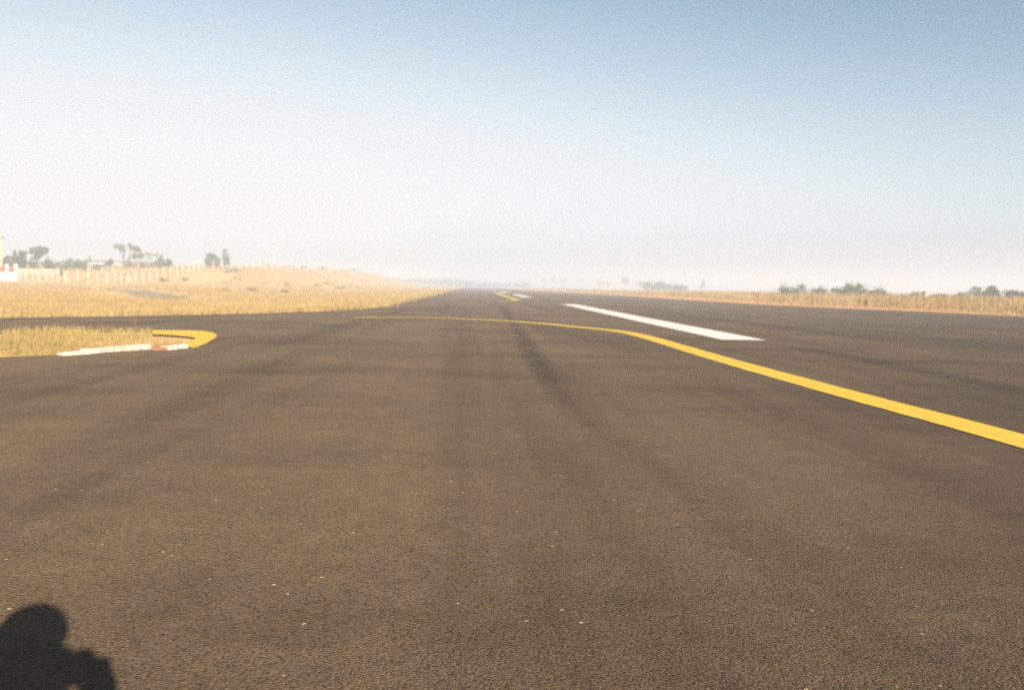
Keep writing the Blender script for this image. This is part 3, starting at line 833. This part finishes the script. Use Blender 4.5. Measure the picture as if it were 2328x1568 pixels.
# ------------------------------------------------------------------ far centre and right
def far_trees(items, group):
    for nm, lb, px, d, spec, mt, n in items:
        ptree(nm, lb, 'tree', px, d * 1.35, spec, mt, .2, n=n, leaf=.28, group=group)


far_trees([
    ('broad_tree', 'tiny pale round tree left of a taller one in the far row', 1239, 420, [(1239, 637, 5, 4.5), (1240, 642, 4, 4)], 'leaf_grey', 500),
    ('broad_tree', 'tallest upright tree at the left end of the far row', 1260, 410, [(1260, 632, 4, 6), (1260, 639, 6, 6)], 'leaf_grey', 800),
    ('broad_tree', 'low wide faint tree right of the tallest far one', 1279, 420, [(1277, 637, 6, 4), (1286, 639, 6, 4)], 'leaf_grey', 600),
    ('broad_tree', 'faint low tree midway between the far upright and pointed trees', 1318, 450, [(1314, 639, 7, 4), (1324, 640, 6, 4)], 'leaf_grey', 500),
    ('conifer', 'faint pointed tree left of the round headed one in the far row', 1361, 400, [(1361, 634, 2.5, 4), (1361, 639, 5, 5), (1362, 644, 7, 4)], 'leaf_grey', 700),
    ('broad_tree', 'round headed dark tree standing clear in the far row', 1422, 350, [(1422, 636, 7, 6), (1419, 640, 6, 5), (1426, 640, 6, 5)], 'leaf_grey', 1100),
    ('broad_tree', 'low round tree right of the round headed far tree', 1449, 370, [(1447, 644, 6, 4), (1455, 646, 6, 4)], 'leaf_grey', 600),
    ('conifer', 'lone pointed tree right of the far hedge', 1600, 300, [(1599, 642, 3, 5), (1599, 648, 6, 5), (1600, 653, 8, 4)], 'leaf_grey', 800)], 'far trees beyond the right verge')
for i, (px, d, w, hh) in enumerate([(1478, 300, 9, 3.0), (1500, 295, 8, 2.6), (1523, 290, 8, 2.4), (1548, 285, 7, 2.0)]):
    r = shrub('hedge', ['tall left end of the pale green far hedge', 'second clump of the pale green far hedge', 'third clump of the pale green far hedge', 'low right end of the pale green far hedge'][i], base_at(px, d) - np.array([0, 0, 0]), w, hh + 1.2, 'leaf_grey', 700, .25, 'far hedge clumps', cat='hedge')


def house(label, px, d, wpx, ytop, yeave):
    b = base_at(px, d); w = wpx * d / F; ze = z_at(px, yeave, d); zr_ = z_at(px, ytop, d)
    r = empty('house', b); tag(r, label, 'house', 'far houses')
    part_boxes('wall', [((b[0], d + w * .35, (ze + b[2]) / 2 - .1), (w, w * .7, ze - b[2] + .2))], 'mudwall', r)
    bm = bmesh.new(); x0, x1, y0, y1 = b[0] - w * .55, b[0] + w * .55, d - .3, d + w * .7 + .3
    vs = [bm.verts.new(q) for q in [(x0, y0, ze), (x1, y0, ze), (x1, (y0 + y1) / 2, zr_), (x0, (y0 + y1) / 2, zr_), (x0, y1, ze), (x1, y1, ze)]]
    for f in ((0, 1, 2, 3), (3, 2, 5, 4), (0, 3, 4), (1, 5, 2)): bm.faces.new([vs[k] for k in f])
    bmesh.ops.solidify(bm, geom=bm.faces[:], thickness=.08)
    local(link('roof', mesh_bm('roof', bm), 'rustroof'), r)
    for e in (-.25, .25): part_boxes('window', [((b[0] + e * w, d - .03, ze - 1.0), (.9, .1, .9))], 'dark', r)


house('tiny pale far house between the pointed and the round headed trees', 1377, 430, 22, 642, 646)
house('tiny pale far house behind the left end of the hedge', 1466, 330, 16, 640, 645)

# long faint wood beyond the far end of the verge
pts = []
for px, yt in [(880, 640), (900, 638), (920, 636.5), (940, 638), (960, 637), (985, 635), (1005, 634.5), (1020, 636), (1040, 638), (1060, 641), (1085, 644), (1110, 644), (1140, 643), (1170, 643), (1200, 644)]:
    d = 560 + random.uniform(-30, 40); b = base_at(px, d); p = at(px, yt, d); hh = max(1.6, p[2] - b[2])
    for _ in range(3): pts.append((b[0] + random.uniform(-4, 4), d + random.uniform(-6, 6), b[2] + hh * random.uniform(.4, .7), 4.0, 4.0, hh * .38))
wood = leaves('treeline', clump_points(pts, 9000, .45), .45, 'leaf_grey', None)
tag(wood, 'faint grey far wood where the runway runs out', 'wood', kind='stuff')

right_bushes = [(1800, 96, 4.6, 650, 'leaf_grey', 'grey green wide bush above the tall grass, left of the smaller bush'),
                (1865, 98, 3.0, 655, 'leaf_olive', 'small olive bush between the two wide bushes above the tall grass'),
                (1943, 92, 4.4, 643, 'leaf_green', 'largest green bush peaking above the tall grass on the right'),
                (1985, 92, 3.4, 655, 'leaf_olive', 'olive bush leaning on the right side of the largest green one'),
                (1915, 95, 2.6, 652, 'leaf_olive', 'olive bush hugging the left side of the largest green one'),
                (2018, 90, 1.4, 661, 'leaf_olive', 'small tuft bush right of the largest green bush'),
                (2077, 88, 1.8, 664, 'leaf_olive', 'left one of two small bushes by the white stone'),
                (2103, 88, 1.6, 664, 'leaf_grey', 'right one of two small bushes by the white stone'),
                (2140, 87, 1.8, 667, 'leaf_olive', 'low bush halfway between the white stone and the thin stalk'),
                (2190, 85, 2.4, 664, 'leaf_olive', 'olive bush at the foot of the thin dark stalk'),
                (2240, 84, 2.8, 652, 'leaf_green', 'dark green bush near the right border'),
                (2258, 84, 1.8, 646, 'leaf_dark', 'taller dark bush with a pointed top near the right border'),
                (2294, 83, 2.2, 659, 'leaf_grey', 'grey green bush right of the pointed dark bush'),
                (2322, 82, 2.4, 661, 'leaf_brown', 'brownish bush cut by the right border')]
for px, d, w, yt, mt, lb in right_bushes:
    b = base_at(px, d); shrub('leafy_shrub', lb, b, w, max(.6, z_at(px, yt, d) - b[2]) * 1.08, mt, int(420 + w * 160), .10, 'bushes behind the tall grass', 1.1)
for lb, px, py, hpx, mt in [('dark weed stalk at the runway edge, tallest of the nearer weeds', 1968, 699, 20, 'leaf_brown'), ('dark green weed stalk in the grass left of the wide bushes', 1718, 676, 13, 'leaf_olive'), ('thin bare dark stalk standing up against the sky near the right border', 2204, 676, 28, 'leaf_brown')]:
    p = hit(px, py); hh = hpx * p[1] / F; r = empty('weed_stalk', p); tag(r, lb, 'weed')
    bm = bmesh.new(); tube(bm, [(0, 0, -.05), (.03, 0, hh * .5), (.0, 0, hh)], [.03, .022, .008], 5); link('stem', mesh_bm('stem', bm), 'bark', r)
    q = RNG.normal(size=(90, 3)) * [.09, .09, hh * .22] + [0, 0, hh * .5]; leaves('foliage', q, .05, mt, r)
p = hit(2106, 682); st = empty('marker_stone', (p[0], p[1], float(terrain(p[0], p[1])))); tag(st, 'small white painted stone in the tall grass on the right', 'stone')
bm = bmesh.new(); ball(bm, (0, 0, .42), (.22, .2, .3))
for v in bm.verts: v.co.x += .04 * sin(v.co.z * 9); v.co.z += .03 * sin(v.co.x * 13)
link('stone', mesh_bm('stone', bm, True), 'whitewash', st)
bm = bmesh.new(); tube(bm, [(0, 0, -.1), (0, 0, .3)], [.1, .08], 8); link('plinth', mesh_bm('plinth', bm, True), 'concrete', st)


# ------------------------------------------------------------------ the photographer kneeling behind the camera, seen by the shadow
def body_part(name, fill, mat, parent, voxel=.007, sm=6):
    bm = bmesh.new(); fill(bm); o = link(name, mesh_bm(name, bm, True), mat, parent)
    r = o.modifiers.new('fuse', 'REMESH'); r.mode = 'VOXEL'; r.voxel_size = voxel; r.use_smooth_shade = True
    s = o.modifiers.new('smooth', 'SMOOTH'); s.iterations = sm; s.factor = .5
    return o


HX, HY, HZ = -.080, -.155, 1.093            # head centre
skin = plain('skin', (.20, .115, .075), .08, 30, .55, .05)
hairm = plain('hair', (.02, .015, .012), .3, 60, .6, .4)
shirtm = plain('shirt_cloth', (.10, .12, .17), .15, 40, .9, .2)
trousm = plain('trouser_cloth', (.06, .055, .05), .2, 40, .9, .2)
shoem = plain('shoe_leather', (.03, .025, .02), .2, 20, .6, .1)
SH_R, SH_L = (HX + .18, -.25, .855), (HX - .19, -.25, .855)
EL_R, EL_L = (.015, -.12, .63), (-.045, -.09, .62)
WR_R, WR_L = (.072, -.068, .888), (-.024, -.074, .870)
HIP_R, HIP_L = (HX + .10, -.36, .42), (HX - .10, -.36, .42)
KN_R, FT_R = (HX + .17, -.02, .08), (HX + .14, -.46, .09)
KN_L, AN_L = (HX - .14, .06, .50), (HX - .13, -.02, .09)


def fingers(bm, wrist, side):
    w = Vector(wrist); s = side
    palm = w + Vector((-.012 if s > 0 else -.036, .012, .055 if s > 0 else .073)); limb(bm, [w, palm], [.027, .035], 10)
    for k, (dz, ln) in enumerate([(.045, .068), (.026, .076), (.008, .071), (-.010, .056)]):   # four fingers wrap the camera's end and front
        r0 = palm + Vector((.004 * s, .010, dz - .005)); r1 = r0 + Vector((-.002 * s, ln * .42, .004)); r2 = r1 + Vector((-ln * .36 * s, ln * .18, -.002)); r3 = r2 + Vector((-ln * .26 * s, -.004, -.004))
        limb(bm, [r0, r1, r2, r3], [.0105, .0095, .0088, .0075], 8)
    t0 = w + Vector((-.018 * s, -.004, .035)); limb(bm, [t0, t0 + Vector((-.022 * s, -.012, .022)), t0 + Vector((-.044 * s, -.008, .030))], [.013, .011, .0085], 8)


def fill_body(bm):
    ball(bm, (HX, HY + .005, HZ + .025), (.074, .090, .092)); ball(bm, (HX, HY + .028, HZ - .045), (.058, .066, .072))       # skull and jaw
    limb(bm, [(HX, HY + .088, HZ + .010), (HX, HY + .103, HZ - .022)], [.008, .013], 8)                                          # nose
    limb(bm, [(HX - .020, HY + .086, HZ - .055), (HX + .020, HY + .086, HZ - .055)], [.007, .007], 8)                            # mouth
    for s in (-1, 1):
        ball(bm, (HX + s * .076, HY - .005, HZ - .005), (.010, .020, .032)); limb(bm, [(HX + s * .012, HY + .083, HZ + .022), (HX + s * .045, HY + .073, HZ + .022)], [.009, .008], 8)
    limb(bm, [(HX, HY - .02, HZ - .06), (HX, HY - .055, HZ - .17), (HX, HY - .07, HZ - .24)], [.052, .052, .060])
    limb(bm, [SH_L, (HX - .06, -.235, .885), (HX + .06, -.235, .885), SH_R], [.055, .066, .066, .055])
    limb(bm, [(HX, -.24, .84), (HX, -.26, .70), (HX, -.31, .56), (HX, -.36, .45)], [.115, .125, .115, .125])
    for a, e, w in ((SH_R, EL_R, WR_R), (SH_L, EL_L, WR_L)):
        limb(bm, [a, e], [.050, .038]); limb(bm, [e, w], [.037, .024])
    fingers(bm, WR_R, 1); fingers(bm, WR_L, -1)
    limb(bm, [HIP_R, KN_R], [.082, .056]); limb(bm, [KN_R, FT_R], [.054, .036]); limb(bm, [FT_R, (FT_R[0], FT_R[1] - .06, .03)], [.036, .03])
    limb(bm, [HIP_L, KN_L], [.082, .056]); limb(bm, [KN_L, AN_L], [.054, .036]); limb(bm, [AN_L, (AN_L[0] - .02, AN_L[1] + .15, .035)], [.036, .03])


person = body_part('person', fill_body, skin, None)
tag(person, 'person kneeling behind the viewpoint with a raised camera, shadow at lower left', 'person')


def fill_hair(bm):
    ball(bm, (HX, HY - .014, HZ + .034), (.096, .102, .094)); ball(bm, (HX, HY - .05, HZ - .015), (.088, .064, .084))
    for _ in range(26):
        a, e = random.uniform(0, 2 * pi), random.uniform(.1, 1.2); c = Vector((HX + cos(a) * cos(e) * .078, HY - .016 + sin(a) * cos(e) * .084, HZ + .034 + sin(e) * .080))
        if c.y > HY + .04 and c.z < HZ + .07: continue
        ball(bm, c, (.019, .019, .015))


hr = body_part('hair', fill_hair, hairm, person, .006, 3)


def fill_shirt(bm):
    limb(bm, [SH_L, (HX - .06, -.237, .882), (HX + .06, -.237, .882), SH_R], [.066, .076, .076, .066])
    limb(bm, [(HX, -.242, .83), (HX, -.262, .70), (HX, -.31, .56), (HX, -.355, .46)], [.130, .142, .134, .142])
    for a, e, w_ in ((SH_R, EL_R, WR_R), (SH_L, EL_L, WR_L)):
        a_, e_ = Vector(a), Vector(e); limb(bm, [a_, e_], [.070, .060]); limb(bm, [e_, e_.lerp(Vector(w_), .93)], [.064, .052])


body_part('shirt', fill_shirt, shirtm, person, .008, 5)


def fill_trousers(bm):
    limb(bm, [HIP_L, HIP_R], [.125, .125])
    limb(bm, [HIP_R, KN_R], [.105, .072]); limb(bm, [KN_R, Vector(KN_R).lerp(Vector(FT_R), .85)], [.072, .055])
    limb(bm, [HIP_L, KN_L], [.105, .074]); limb(bm, [KN_L, Vector(KN_L).lerp(Vector(AN_L), .85)], [.072, .058])


body_part('trousers', fill_trousers, trousm, person, .009, 5)
for nm, a, b in (('shoe', (FT_R[0], FT_R[1] - .01, .10), (FT_R[0], FT_R[1] - .08, .05)), ('shoe', (AN_L[0], AN_L[1] - .02, .05), (AN_L[0] - .02, AN_L[1] + .17, .045))):
    body_part(nm, lambda bm: limb(bm, [a, b], [.050, .044]), shoem, person, .007, 4)

# the compact film camera in the hands, just behind the viewpoint
fc = empty('film_camera', (-.014, -.045, .985)); tag(fc, 'small dark compact camera held up to the eye of the kneeling person', 'camera')
black = plain('camera_plastic', (.03, .03, .032), .15, 60, .45, .05); steel = plain('camera_trim', (.35, .35, .36), .1, 60, .35, 0)
bm = bmesh.new(); box(bm, (0, 0, -.007), (.116, .034, .088), 0, .012); link('body', mesh_bm('body', bm), black, fc)
bm = bmesh.new(); tube(bm, [(.014, .012, .012), (.014, .024, .012), (.014, .030, .012)], [.024, .023, .020], 20); link('lens_barrel', mesh_bm('lens_barrel', bm), black, fc)
bm = bmesh.new(); box(bm, (-.028, 0, .041), (.030, .030, .012), 0, .003); link('viewfinder', mesh_bm('viewfinder', bm), black, fc)
bm = bmesh.new(); tube(bm, [(.042, 0, .036), (.042, 0, .042)], [.007, .006], 14); link('shutter_button', mesh_bm('shutter_button', bm), steel, fc)
bm = bmesh.new(); box(bm, (-.035, .0185, .022), (.024, .003, .012), 0, .001); link('flash_window', mesh_bm('flash_window', bm), steel, fc)

# ------------------------------------------------------------------ haze over the whole airfield
bm = bmesh.new(); box(bm, (0, 1950, 6.5), (8100, 5500, 22.0)); hz = link('haze', mesh_bm('haze', bm)); tag(hz, kind='stuff')
hm = bpy.data.materials.new('haze_air'); hm.use_nodes = True; N, L = hm.node_tree.nodes, hm.node_tree.links
N.remove(N['Principled BSDF']); pv = N.new('ShaderNodeVolumePrincipled')
pv.inputs['Color'].default_value = (.75, .84, 1.0, 1); pv.inputs['Density'].default_value = .0035; pv.inputs['Anisotropy'].default_value = 0.0
L.new(pv.outputs[0], N['Material Output'].inputs['Volume']); hz.data.materials.append(hm)
